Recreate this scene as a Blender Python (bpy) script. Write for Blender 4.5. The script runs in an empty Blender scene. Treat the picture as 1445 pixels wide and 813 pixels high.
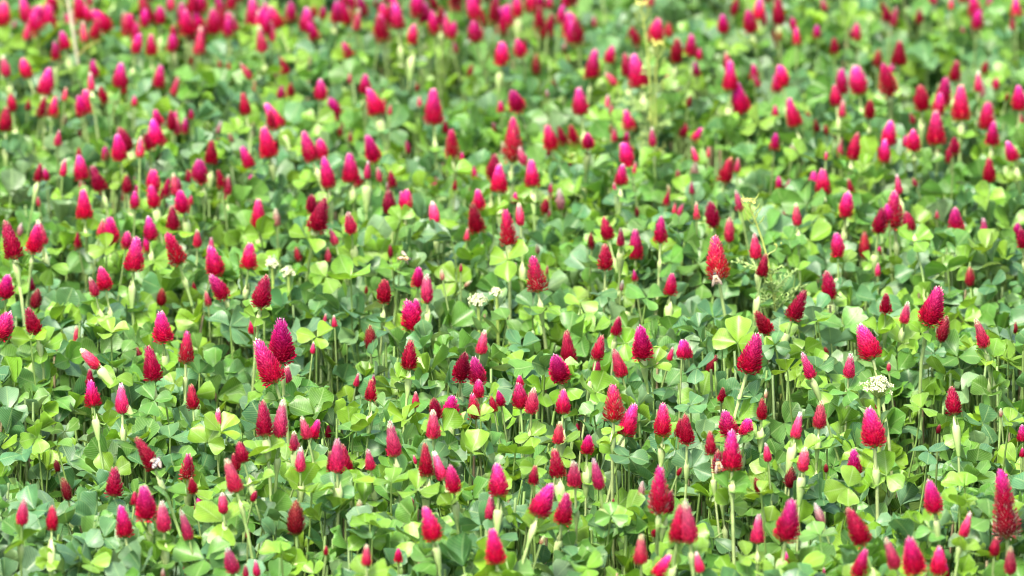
import bpy, math, random
import numpy as np
from mathutils import Vector, Matrix

R = math.radians
rng = np.random.default_rng(7)
random.seed(7)
S = bpy.context.scene
COL = S.collection

# ------------------------------------------------------------------ camera, sky, sun, exposure
PITCH = R(15.0)
CAM = np.array([0.0, 0.0, 2.06])
FPX = 10830.0                       # focal length in pixels of the 1445 px wide photograph
cd = bpy.data.cameras.new("camera")
cam = bpy.data.objects.new("camera", cd)
COL.objects.link(cam)
cam.location = CAM
cam.rotation_euler = (R(90) - PITCH, 0, 0)
cd.sensor_width = 36.0
cd.lens = 36.0 * FPX / 1445.0
cd.clip_start = 0.1
cd.clip_end = 2000.0
cd.dof.use_dof = True
cd.dof.focus_distance = 6.46
cd.dof.aperture_fstop = (cd.lens / 1000.0) / 0.031
cd.dof.aperture_blades = 0
S.camera = cam

SUN_EL, SUN_AZ = R(58), R(205)      # azimuth measured clockwise from +Y: behind the camera, a little to its left
world = bpy.data.worlds.new("World")
S.world = world
world.use_nodes = True
wn = world.node_tree
wn.nodes.clear()
sky = wn.nodes.new("ShaderNodeTexSky")
sky.sky_type = 'NISHITA'
sky.sun_disc = False
sky.sun_elevation = SUN_EL
sky.sun_rotation = SUN_AZ
sky.air_density = 1.0
sky.dust_density = 4.0
sky.ozone_density = 1.0
bg = wn.nodes.new("ShaderNodeBackground")
bg.inputs[1].default_value = 0.15
wo = wn.nodes.new("ShaderNodeOutputWorld")
wn.links.new(sky.outputs[0], bg.inputs[0])
wn.links.new(bg.outputs[0], wo.inputs[0])

sl = bpy.data.lights.new("sun", 'SUN')
sl.energy = 2.3
sl.angle = R(15)
sl.color = (1.0, 0.955, 0.88)
sun = bpy.data.objects.new("sun", sl)
COL.objects.link(sun)
sd = Vector((math.sin(SUN_AZ) * math.cos(SUN_EL), math.cos(SUN_AZ) * math.cos(SUN_EL), math.sin(SUN_EL)))
sun.rotation_euler = sd.to_track_quat('Z', 'Y').to_euler()

S.view_settings.view_transform = 'Standard'
S.view_settings.look = 'None'
S.view_settings.gamma = 1.0
S.view_settings.use_curve_mapping = False
S.view_settings.exposure = 1.95
S.cycles.use_denoising = True
S.cycles.filter_width = 1.0
S.cycles.max_bounces = 8
S.cycles.diffuse_bounces = 4
S.cycles.glossy_bounces = 2
S.cycles.transmission_bounces = 4

# ------------------------------------------------------------------ view geometry (pixel of the photograph -> point of the field)
FW = np.array([0, math.cos(PITCH), -math.sin(PITCH)])
UP = np.array([0, math.sin(PITCH), math.cos(PITCH)])
RT = np.array([1.0, 0, 0])

def ray(X, Y):
    return FW + RT * ((X - 722.5) / FPX) - UP * ((Y - 406.5) / FPX)

def at_z(X, Y, z):
    d = ray(X, Y)
    t = (z - CAM[2]) / d[2]
    return CAM + d * t, t           # t = depth along the viewing axis

def project(P):
    Q = np.asarray(P, float) - CAM
    dep = Q @ FW
    return 722.5 + FPX * (Q @ RT) / dep, 406.5 - FPX * (Q @ UP) / dep, dep

# ------------------------------------------------------------------ mesh helpers
def mk_mesh(name, V, quads=None, tris=None, col=None, luv=None, mat=None, smooth=True):
    me = bpy.data.meshes.new(name)
    V = np.ascontiguousarray(V, dtype=np.float32)
    nq = 0 if quads is None else len(quads)
    nt = 0 if tris is None else len(tris)
    me.vertices.add(len(V))
    me.vertices.foreach_set("co", V.ravel())
    parts, starts, tot = [], [], []
    if nq:
        parts.append(np.asarray(quads, np.int32).ravel())
    if nt:
        parts.append(np.asarray(tris, np.int32).ravel())
    li = np.concatenate(parts)
    st = np.concatenate([np.arange(nq) * 4, nq * 4 + np.arange(nt) * 3]).astype(np.int32)
    me.loops.add(len(li))
    me.loops.foreach_set("vertex_index", li)
    me.polygons.add(nq + nt)
    me.polygons.foreach_set("loop_start", st)
    if smooth:
        me.polygons.foreach_set("use_smooth", np.ones(nq + nt, dtype=bool))
    me.update(calc_edges=True)
    if col is not None:
        a = me.attributes.new("Col", 'FLOAT_COLOR', 'POINT')
        c = np.ones((len(V), 4), np.float32)
        c[:, :3] = col
        a.data.foreach_set("color", c.ravel())
    if luv is not None:
        a = me.attributes.new("luv", 'FLOAT_VECTOR', 'POINT')
        a.data.foreach_set("vector", np.ascontiguousarray(luv, np.float32).ravel())
    if mat:
        me.materials.append(mat)
    return me

class Pile:
    """collects vertex blocks for one mesh"""
    def __init__(s):
        s.V, s.q, s.t, s.c, s.u, s.n = [], [], [], [], [], 0
    def add(s, V, q=None, t=None, c=(1, 1, 1), u=None):
        V = np.asarray(V, float)
        s.V.append(V)
        if q is not None and len(q):
            s.q.append(np.asarray(q, np.int64) + s.n)
        if t is not None and len(t):
            s.t.append(np.asarray(t, np.int64) + s.n)
        s.c.append(np.broadcast_to(np.asarray(c, float), (len(V), 3)))
        s.u.append(np.zeros((len(V), 3)) if u is None else np.asarray(u, float))
        s.n += len(V)
    def mesh(s, name, mat, smooth=True):
        return mk_mesh(name, np.concatenate(s.V), np.concatenate(s.q) if s.q else None,
                       np.concatenate(s.t) if s.t else None, np.concatenate(s.c), np.concatenate(s.u), mat, smooth)

def link(name, me, parent=None, loc=None, mat3=None):
    o = bpy.data.objects.new(name, me)
    COL.objects.link(o)
    if mat3 is not None:
        M = Matrix([[*map(float, r)] for r in mat3]).to_4x4()
        if loc is not None:
            M.translation = Vector([float(v) for v in loc])
        o.matrix_local = M
    elif loc is not None:
        o.location = [float(v) for v in loc]
    if parent is not None:
        o.parent = parent
    return o

def norm(v):
    v = np.asarray(v, float)
    return v / max(1e-9, np.linalg.norm(v))

def frame(axis, hint=(0, 1, 0)):
    """rotation whose z column is axis"""
    z = norm(axis)
    x = np.cross(hint, z)
    if np.linalg.norm(x) < 1e-3:
        x = np.cross((1, 0, 0), z)
    x = norm(x)
    return np.stack([x, np.cross(z, x), z], axis=1)

def rotz(a):
    c, s = math.cos(a), math.sin(a)
    return np.array([[c, -s, 0], [s, c, 0], [0, 0, 1.0]])

def bezier(P, n):
    t = np.linspace(0, 1, n)[:, None]
    P = [np.asarray(p, float) for p in P]
    return (1 - t) ** 3 * P[0] + 3 * (1 - t) ** 2 * t * P[1] + 3 * (1 - t) * t * t * P[2] + t ** 3 * P[3]

def tube(pts, rad, sides=6):
    pts = np.asarray(pts, float)
    n = len(pts)
    rad = np.broadcast_to(np.asarray(rad, float), (n,))
    T = np.gradient(pts, axis=0)
    V = []
    for i in range(n):
        F = frame(T[i], (0.31, 0.95, 0.02))
        a = np.arange(sides) * 2 * math.pi / sides
        V.append(pts[i] + rad[i] * (np.cos(a)[:, None] * F[:, 0] + np.sin(a)[:, None] * F[:, 1]))
    V = np.concatenate(V)
    q = []
    for i in range(n - 1):
        for j in range(sides):
            k = (j + 1) % sides
            q.append((i * sides + j, i * sides + k, (i + 1) * sides + k, (i + 1) * sides + j))
    return V, np.array(q)

# ------------------------------------------------------------------ materials
def nodes_of(name):
    m = bpy.data.materials.new(name)
    m.use_nodes = True
    m.node_tree.nodes.clear()
    return m, m.node_tree.nodes, m.node_tree.links

def plant_mat(name, source, rough=0.5, spec=0.4, trans=0.3, tcol=(1.25, 1.15, 0.5), veins=False, noise=0.25, nscale=60.0, bump=0.0, sheen=0.0, tint=False):
    """source: 'OBJECT' takes the object's own colour, 'ATTR' the colour attribute of the mesh"""
    m, N, L = nodes_of(name)
    out = N.new("ShaderNodeOutputMaterial")
    if source == 'OBJECT':
        oi = N.new("ShaderNodeObjectInfo")
        csock = oi.outputs["Color"]
    else:
        at = N.new("ShaderNodeAttribute")
        at.attribute_name = "Col"
        csock = at.outputs["Color"]
        if tint:
            oi = N.new("ShaderNodeObjectInfo")
            tm_ = N.new("ShaderNodeVectorMath")
            tm_.operation = 'MULTIPLY'
            L.new(csock, tm_.inputs[0])
            L.new(oi.outputs["Color"], tm_.inputs[1])
            csock = tm_.outputs[0]
    geo = N.new("ShaderNodeNewGeometry")
    ns = N.new("ShaderNodeTexNoise")
    ns.inputs["Scale"].default_value = nscale
    ns.inputs["Detail"].default_value = 3.0
    L.new(geo.outputs["Position"], ns.inputs["Vector"])
    mr = N.new("ShaderNodeMapRange")
    mr.inputs["From Min"].default_value = 0.3
    mr.inputs["From Max"].default_value = 0.7
    mr.inputs["To Min"].default_value = 1.0 - noise
    mr.inputs["To Max"].default_value = 1.0 + noise
    L.new(ns.outputs["Fac"], mr.inputs["Value"])
    mul = N.new("ShaderNodeVectorMath")
    mul.operation = 'SCALE'
    L.new(csock, mul.inputs[0])
    L.new(mr.outputs[0], mul.inputs["Scale"])
    c = mul.outputs[0]
    hsock = None
    if veins:
        lu = N.new("ShaderNodeAttribute")
        lu.attribute_name = "luv"
        sp = N.new("ShaderNodeSeparateXYZ")
        L.new(lu.outputs["Vector"], sp.inputs[0])
        def mth(op, a, b=None):
            n = N.new("ShaderNodeMath")
            n.operation = op
            for i, v in enumerate((a, b)):
                if v is None:
                    continue
                if isinstance(v, (int, float)):
                    n.inputs[i].default_value = v
                else:
                    L.new(v, n.inputs[i])
            return n.outputs[0]
        au = mth('ABSOLUTE', sp.outputs[0])
        # side veins run forward and outward from the midrib
        ph = mth('MULTIPLY', mth('SUBTRACT', sp.outputs[1], mth('MULTIPLY', au, 0.30)), 11.0)
        fr = mth('FRACT', ph)
        tri = mth('ABSOLUTE', mth('SUBTRACT', fr, 0.5))
        side = mth('MULTIPLY', mth('LESS_THAN', tri, 0.11), 0.48)
        rib = mth('MAXIMUM', mth('MULTIPLY', mth('LESS_THAN', au, 0.055), 0.75), mth('MULTIPLY', mth('GREATER_THAN', au, 0.94), 0.45))
        v = mth('MAXIMUM', side, rib)
        # pale base of the blade
        mx = N.new("ShaderNodeMixRGB")
        mx.blend_type = 'MIX'
        mx.inputs[2].default_value = (0.30, 0.42, 0.16, 1)
        L.new(mth('MULTIPLY', v, 0.55), mx.inputs[0])
        L.new(c, mx.inputs[1])
        c = mx.outputs[0]
        hsock = v
    p = N.new("ShaderNodeBsdfPrincipled")
    p.inputs["Roughness"].default_value = rough
    p.inputs["Specular IOR Level"].default_value = spec
    if sheen:
        p.inputs["Sheen Weight"].default_value = sheen
        p.inputs["Sheen Roughness"].default_value = 0.5
    L.new(c, p.inputs["Base Color"])
    if bump:
        bp = N.new("ShaderNodeBump")
        bp.inputs["Strength"].default_value = bump
        bp.inputs["Distance"].default_value = 0.0012
        if hsock is not None:
            ad = N.new("ShaderNodeMath")
            ad.operation = 'SUBTRACT'
            L.new(ns.outputs["Fac"], ad.inputs[0])
            L.new(hsock, ad.inputs[1])
            L.new(ad.outputs[0], bp.inputs["Height"])
        else:
            L.new(ns.outputs["Fac"], bp.inputs["Height"])
        L.new(bp.outputs[0], p.inputs["Normal"])
    if trans > 0:
        tm = N.new("ShaderNodeVectorMath")
        tm.operation = 'MULTIPLY'
        tm.inputs[1].default_value = tcol
        L.new(c, tm.inputs[0])
        tr = N.new("ShaderNodeBsdfTranslucent")
        L.new(tm.outputs[0], tr.inputs["Color"])
        mix = N.new("ShaderNodeMixShader")
        mix.inputs[0].default_value = trans
        L.new(p.outputs[0], mix.inputs[1])
        L.new(tr.outputs[0], mix.inputs[2])
        L.new(mix.outputs[0], out.inputs[0])
    else:
        L.new(p.outputs[0], out.inputs[0])
    return m

M_LEAF_O = plant_mat("leaf_single", 'OBJECT', rough=0.42, spec=0.5, trans=0.36, veins=True, noise=0.27, nscale=75, bump=0.8)
M_LEAF_A = plant_mat("leaf_mass", 'ATTR', rough=0.42, spec=0.5, trans=0.36, veins=True, noise=0.27, nscale=75, bump=0.8)
M_STEM_O = plant_mat("stem_single", 'OBJECT', rough=0.5, spec=0.35, trans=0.15, noise=0.2, nscale=120)
M_STEM_A = plant_mat("stem_mass", 'ATTR', rough=0.5, spec=0.35, trans=0.15, noise=0.2, nscale=120)
M_PETAL = plant_mat("petal", 'ATTR', rough=0.6, spec=0.10, trans=0.25, tcol=(1.1, 0.7, 0.9), noise=0.18, nscale=260, tint=True)
M_INSECT = plant_mat("insect_fuzz", 'ATTR', rough=0.7, spec=0.2, trans=0.0, noise=0.25, nscale=900, sheen=0.3)

def wing_mat():
    m, N, L = nodes_of("insect_wing")
    out = N.new("ShaderNodeOutputMaterial")
    p = N.new("ShaderNodeBsdfPrincipled")
    p.inputs["Base Color"].default_value = (0.35, 0.27, 0.20, 1)
    p.inputs["Roughness"].default_value = 0.25
    t = N.new("ShaderNodeBsdfTransparent")
    ns = N.new("ShaderNodeTexNoise")
    ns.inputs["Scale"].default_value = 700
    mr = N.new("ShaderNodeMapRange")
    mr.inputs["To Min"].default_value = 0.45
    mr.inputs["To Max"].default_value = 0.8
    L.new(ns.outputs["Fac"], mr.inputs["Value"])
    x = N.new("ShaderNodeMixShader")
    L.new(mr.outputs[0], x.inputs[0])
    L.new(t.outputs[0], x.inputs[1])
    L.new(p.outputs[0], x.inputs[2])
    L.new(x.outputs[0], out.inputs[0])
    return m
M_WING = wing_mat()

def soil_mat():
    m, N, L = nodes_of("soil")
    out = N.new("ShaderNodeOutputMaterial")
    p = N.new("ShaderNodeBsdfPrincipled")
    geo = N.new("ShaderNodeNewGeometry")
    a = N.new("ShaderNodeTexNoise")
    a.inputs["Scale"].default_value = 22
    a.inputs["Detail"].default_value = 8
    L.new(geo.outputs["Position"], a.inputs["Vector"])
    rp = N.new("ShaderNodeValToRGB")
    rp.color_ramp.elements[0].position = 0.35
    rp.color_ramp.elements[0].color = (0.020, 0.014, 0.009, 1)
    rp.color_ramp.elements[1].position = 0.7
    rp.color_ramp.elements[1].color = (0.060, 0.052, 0.024, 1)
    L.new(a.outputs["Fac"], rp.inputs[0])
    L.new(rp.outputs[0], p.inputs["Base Color"])
    p.inputs["Roughness"].default_value = 0.95
    bp = N.new("ShaderNodeBump")
    bp.inputs["Strength"].default_value = 0.8
    bp.inputs["Distance"].default_value = 0.02
    L.new(a.outputs["Fac"], bp.inputs["Height"])
    L.new(bp.outputs[0], p.inputs["Normal"])
    L.new(p.outputs[0], out.inputs[0])
    return m

# ------------------------------------------------------------------ ground
def build_ground():
    xs = np.concatenate([[-900, -60, -8, -4], np.linspace(-2.4, 2.4, 49), [4, 8, 60, 900]])
    ys = np.concatenate([[-900, -60, -8, 0, 3], np.linspace(4.2, 13, 81), [16, 30, 120, 1500]])
    X, Y = np.meshgrid(xs, ys)
    Z = 0.012 * np.sin(X * 9.1 + 1.3 * np.sin(Y * 5)) * np.cos(Y * 7.7) - 0.012
    V = np.stack([X, Y, Z], -1).reshape(-1, 3)
    nx = len(xs)
    q = [(j * nx + i, j * nx + i + 1, (j + 1) * nx + i + 1, (j + 1) * nx + i) for j in range(len(ys) - 1) for i in range(nx - 1)]
    o = link("ground", mk_mesh("ground", V, q, mat=soil_mat()))
    o["kind"] = "structure"
    o["label"] = "dark brown field soil under the clover"
    o["category"] = "ground"
build_ground()

# ------------------------------------------------------------------ clover leaves: prototypes
PROF_V = [0, .10, .22, .42, .65, .82, .93, 1.0]
PROF_W = [.02, .11, .235, .40, .495, .465, .345, .13]

def leaflet_verts(fold, curl, wave, ph, nu, nv):
    v = np.linspace(0, 1, nv + 1)
    v = 1 - (1 - v) ** 1.35
    u = np.linspace(-1, 1, nu + 1)
    U, W = np.meshgrid(u, v)
    w = np.interp(W, PROF_V, PROF_W)
    x = U * w
    y = W - 0.05 * U ** 2 * (W > .9) - 0.02 * (np.abs(U) < .1) * (W > .99)
    z = fold * np.abs(x) + curl * y * y - 0.22 * curl * y + wave * np.sin(5.0 * y + ph + 2.0 * U) * (np.abs(U) ** 1.5) - 0.10 * (x * 2) ** 2 * (1 if ph > 3 else -0.6)
    P = np.stack([x, y, z], -1).reshape(-1, 3)
    L = np.stack([U, W, np.zeros_like(U)], -1).reshape(-1, 3)
    q = [(j * (nu + 1) + i, j * (nu + 1) + i + 1, (j + 1) * (nu + 1) + i + 1, (j + 1) * (nu + 1) + i)
         for j in range(nv) for i in range(nu)]
    return P, L, np.array(q)

def rotx(a):
    c, s = math.cos(a), math.sin(a)
    return np.array([[1, 0, 0], [0, c, -s], [0, s, c]])

NPROTO = 30
PROTO = []           # hi-res: list of three (V, luv, quads)
PROTO_LO = []
PROTO_POSE = []
for k in range(NPROTO):
    pose = ('flat', 'cupped', 'folded')[0 if k < 11 else (1 if k < 23 else 2)]
    cup = {'flat': rng.uniform(-4, 16), 'cupped': rng.uniform(18, 42), 'folded': rng.uniform(45, 68)}[pose]
    hi, lo = [], []
    sp = rng.uniform(92, 118)
    for j in range(3):
        az = R((-sp, 0, sp)[j] + rng.normal(0, 7))
        el = R(cup + rng.normal(0, 7))
        s = rng.uniform(.88, 1.08) * (1.0 if j != 1 else 1.04)
        M = rotz(az) @ rotx(el) * s
        fold = rng.uniform(-.15, .65) if pose != 'folded' else rng.uniform(.3, .8)
        curl, wave, ph = rng.uniform(-.50, .42), rng.uniform(.01, .09), rng.uniform(0, 6.28)
        roll = rng.normal(0, 15)
        Ry = np.array([[math.cos(R(roll)), 0, math.sin(R(roll))], [0, 1, 0], [-math.sin(R(roll)), 0, math.cos(R(roll))]])
        for (lst, nu, nv) in ((hi, 6, 7), (lo, 2, 3)):
            P, Lu, q = leaflet_verts(fold, curl, wave, ph, nu, nv)
            P[:, 1] += 0.03
            lst.append(((P @ Ry.T) @ M.T, Lu, q))
    PROTO.append(hi)
    PROTO_LO.append(lo)
    PROTO_POSE.append(pose)
LEAFLET_ME = [[mk_mesh("leaflet", *(PROTO[k][j][0], PROTO[k][j][2]), luv=PROTO[k][j][1], mat=M_LEAF_O) for j in range(3)] for k in range(NPROTO)]

# medium resolution prototypes for the mass of leaves
def merge_proto(src):
    V = np.concatenate([p[0] for p in src]); U = np.concatenate([p[1] for p in src])
    q, n = [], 0
    for p in src:
        q.append(p[2] + n); n += len(p[0])
    return V, U, np.concatenate(q)

LEAFCOL = {
    'Y': np.array([.150, .300, .018]),
    'G': np.array([.085, .215, .028]),
    'S': np.array([.118, .220, .092]),
    'B': np.array([.064, .172, .054]),
}
def leaf_color(kind):
    c = LEAFCOL[kind] * rng.uniform(.82, 1.18)
    return np.clip(c * np.array([rng.uniform(.9, 1.12), 1, rng.uniform(.8, 1.25)]), 0, 1)

def leaf_rot(toward=12, spread=44):
    m = R(rng.normal(toward, 12))
    n = np.array([0, -math.sin(m), math.cos(m)])
    n = norm(n + math.tan(R(spread)) * rng.normal(0, .75, 3) * np.array([1, 1, .4]))
    if n[2] < .15:
        n[2] = .15
        n = norm(n)
    return frame(n) @ rotz(rng.uniform(0, 2 * math.pi))

# ------------------------------------------------------------------ flower heads: prototypes (height 1, axis z, base at origin)
TYPES = {
 # floret colours from the bottom to the top of the head, tip colour, radius, calyx streaks
 'M': dict(cols=[(.44, .002, .020), (.56, .004, .062), (.74, .014, .230), (.82, .050, .375)], tip=(.84, .290, .44), r=.235, streak=.10),
 'R': dict(cols=[(.28, .001, .012), (.37, .002, .026), (.42, .004, .050), (.42, .016, .070)], tip=(.44, .150, .12), r=.215, streak=.06),
 'T': dict(cols=[(.34, .001, .010), (.45, .002, .022), (.58, .005, .080), (.76, .026, .240)], tip=(.78, .130, .34), r=.215, streak=.55),
 'P': dict(cols=[(.58, .010, .050), (.66, .028, .120), (.74, .085, .220), (.72, .230, .260)], tip=(.74, .580, .50), r=.185, streak=.12),
 'D': dict(cols=[(.17, .003, .008), (.24, .005, .014), (.30, .016, .030), (.34, .070, .060)], tip=(.40, .220, .13), r=.235, streak=.12),
 'L': dict(cols=[(.20, .030, .030), (.30, .002, .016), (.42, .002, .034), (.84, .040, .360)], tip=(.84, .120, .42), r=.150, streak=.6),
 'W': dict(cols=[(.40, .060, .080), (.52, .220, .200), (.62, .420, .360), (.66, .560, .440)], tip=(.66, .620, .48), r=.19, streak=.3),
}
PROFILES = [
 ([0, .06, .2, .4, .62, .82, .94, 1.], [.35, .84, 1., .87, .64, .40, .22, .02]),
 ([0, .05, .16, .35, .6, .82, .94, 1.], [.45, .95, 1., .82, .62, .43, .27, .02]),
 ([0, .08, .26, .46, .66, .84, .95, 1.], [.35, .78, .98, .96, .77, .49, .26, .02]),
]
def head_proto(tp, var, N=150, fine=True):
    """returns two Piles: the body of florets and the closed tip"""
    D = TYPES[tp]
    px, pw = PROFILES[(0, 1, 1, 0, 2)[var % 5]]
    if tp in 'DW':
        px, pw = PROFILES[2]
    body, tip = Pile(), Pile()
    cols = np.array(D['cols'])
    def col_at(t):
        return np.array([np.interp(t, [0, .33, .66, .92], cols[:, i]) for i in range(3)])
    # core
    sides = 8 if fine else 5
    ts = np.linspace(0, .97, 9 if fine else 5)
    V, C = [], []
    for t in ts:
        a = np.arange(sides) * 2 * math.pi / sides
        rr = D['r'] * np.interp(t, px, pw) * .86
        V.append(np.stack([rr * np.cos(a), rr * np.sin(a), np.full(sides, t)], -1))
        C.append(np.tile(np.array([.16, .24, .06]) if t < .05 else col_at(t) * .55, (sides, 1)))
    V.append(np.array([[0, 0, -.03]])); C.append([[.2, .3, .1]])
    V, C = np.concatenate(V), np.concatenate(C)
    q = [(i * sides + j, i * sides + (j + 1) % sides, (i + 1) * sides + (j + 1) % sides, (i + 1) * sides + j) for i in range(len(ts) - 1) for j in range(sides)]
    t3 = [(len(V) - 1, (j + 1) % sides, j) for j in range(sides)]
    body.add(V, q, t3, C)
    ga = math.pi * (3 - math.sqrt(5))
    closed = {'L': .90, 'M': .88, 'R': .84, 'T': .87, 'P': .78, 'D': .78, 'W': .66}[tp]
    area = np.cumsum(np.interp(np.linspace(0, 1, 200), px, pw) + .12)
    area /= area[-1]
    for i in range(N):
        t = float(np.interp((i + .5) / N, area, np.linspace(0, 1, 200)))
        t = t * .93 + .015
        a = i * ga + rng.normal(0, .06)
        rr = D['r'] * float(np.interp(t, px, pw)) * .84
        er, ez = np.array([math.cos(a), math.sin(a), 0]), np.array([0, 0, 1.])
        et = np.array([-math.sin(a), math.cos(a), 0])
        isop = t < closed
        # opening angle from the axis
        ang = R(np.interp(t, [0, .12, .4, .8, 1], [82, 54, 37, 27, 8]) + rng.normal(0, 13 if t < .25 else 7))
        if tp in 'PDW':
            ang *= .75
        ln = np.interp(t, [0, .3, .8, 1], [.17, .19, .13, .09]) * rng.uniform(.85, 1.15)
        if tp in 'PDW':
            ln *= .85
        if tp == 'L':
            ln *= .62
        ln *= 1.12 if var < 5 else .84
        wd = ln * rng.uniform(.135, .185)
        d = math.cos(ang) * ez + math.sin(ang) * er
        o = math.cos(ang) * er - math.sin(ang) * ez        # outward face of the floret
        b = rr * er + t * ez - d * ln * .2
        cc = col_at(t) * rng.uniform(.75, 1.22)
        if not isop:
            cc = np.array(D['tip']) * rng.uniform(.8, 1.15)
        fz = .085 * np.clip((t - .25) / .5, 0, 1) * rng.uniform(.3, 1.4)
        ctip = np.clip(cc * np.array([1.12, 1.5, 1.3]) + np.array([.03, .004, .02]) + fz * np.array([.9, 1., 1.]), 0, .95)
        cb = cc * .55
        if rng.uniform() < D['streak'] * (1.5 if t < .55 else .7):
            cb = np.array([.48, .40, .26]); cc = cc * .95 + cb * .05
            if tp in 'TL' and rng.uniform() < (.50 if t < .4 else .30) * (1 if tp == 'L' else .7):      # spent floret: only the pale calyx is left
                cc = np.array([.42, .36, .25]) * rng.uniform(.7, 1.1); wd *= .38; ctip = cc * 1.1
        if fine:
            P = np.array([b,
                          b + d * ln * .45 - et * wd * .8, b + d * ln * .45 + o * wd * .55, b + d * ln * .45 + et * wd * .8,
                          b + d * ln * .85 - et * wd, b + d * ln * .82 + o * wd * .75, b + d * ln * .85 + et * wd,
                          b + d * ln * 1.08 + o * wd * .15])
            q = [(1, 2, 5, 4), (2, 3, 6, 5)]
            t3 = [(0, 2, 1), (0, 3, 2), (4, 5, 7), (5, 6, 7)]
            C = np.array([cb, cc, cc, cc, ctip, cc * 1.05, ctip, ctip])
        else:
            P = np.array([b, b + d * ln * .7 - et * wd * 1.5, b + d * ln * .7 + o * wd, b + d * ln * .7 + et * wd * 1.5, b + d * ln * 1.1])
            q = None
            t3 = [(0, 2, 1), (0, 3, 2), (1, 2, 4), (2, 3, 4)]
            C = np.array([cb, cc, cc, cc, ctip])
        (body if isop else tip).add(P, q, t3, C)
    bend, bdir = rng.normal(0, .07), rng.uniform(0, 6.28)      # heads are rarely straight
    for pl in (body, tip):
        for V in pl.V:
            V[:, 0] += bend * math.cos(bdir) * V[:, 2] ** 2
            V[:, 1] += bend * math.sin(bdir) * V[:, 2] ** 2
    return body, tip

NVAR = 8
HEADS = {tp: [head_proto(tp, v, N=int({'M': 205, 'L': 380, 'T': 190, 'R': 205, 'P': 200, 'D': 130, 'W': 110}[tp] * (1 if v < 5 or tp == 'L' else 1.5))) for v in range(NVAR)] for tp in TYPES}
HEADS_MD = {tp: [head_proto(tp, v, N=90, fine=False) for v in range(5)] for tp in TYPES}
HEADS_LO = {tp: [head_proto(tp, v, N=20, fine=False) for v in range(2)] for tp in TYPES}
HEAD_ME = {tp: [(b.mesh("flower_head", M_PETAL, smooth=False), t.mesh("closed_tip", M_PETAL, smooth=False)) for b, t in HEADS[tp]] for tp in TYPES}

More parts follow.
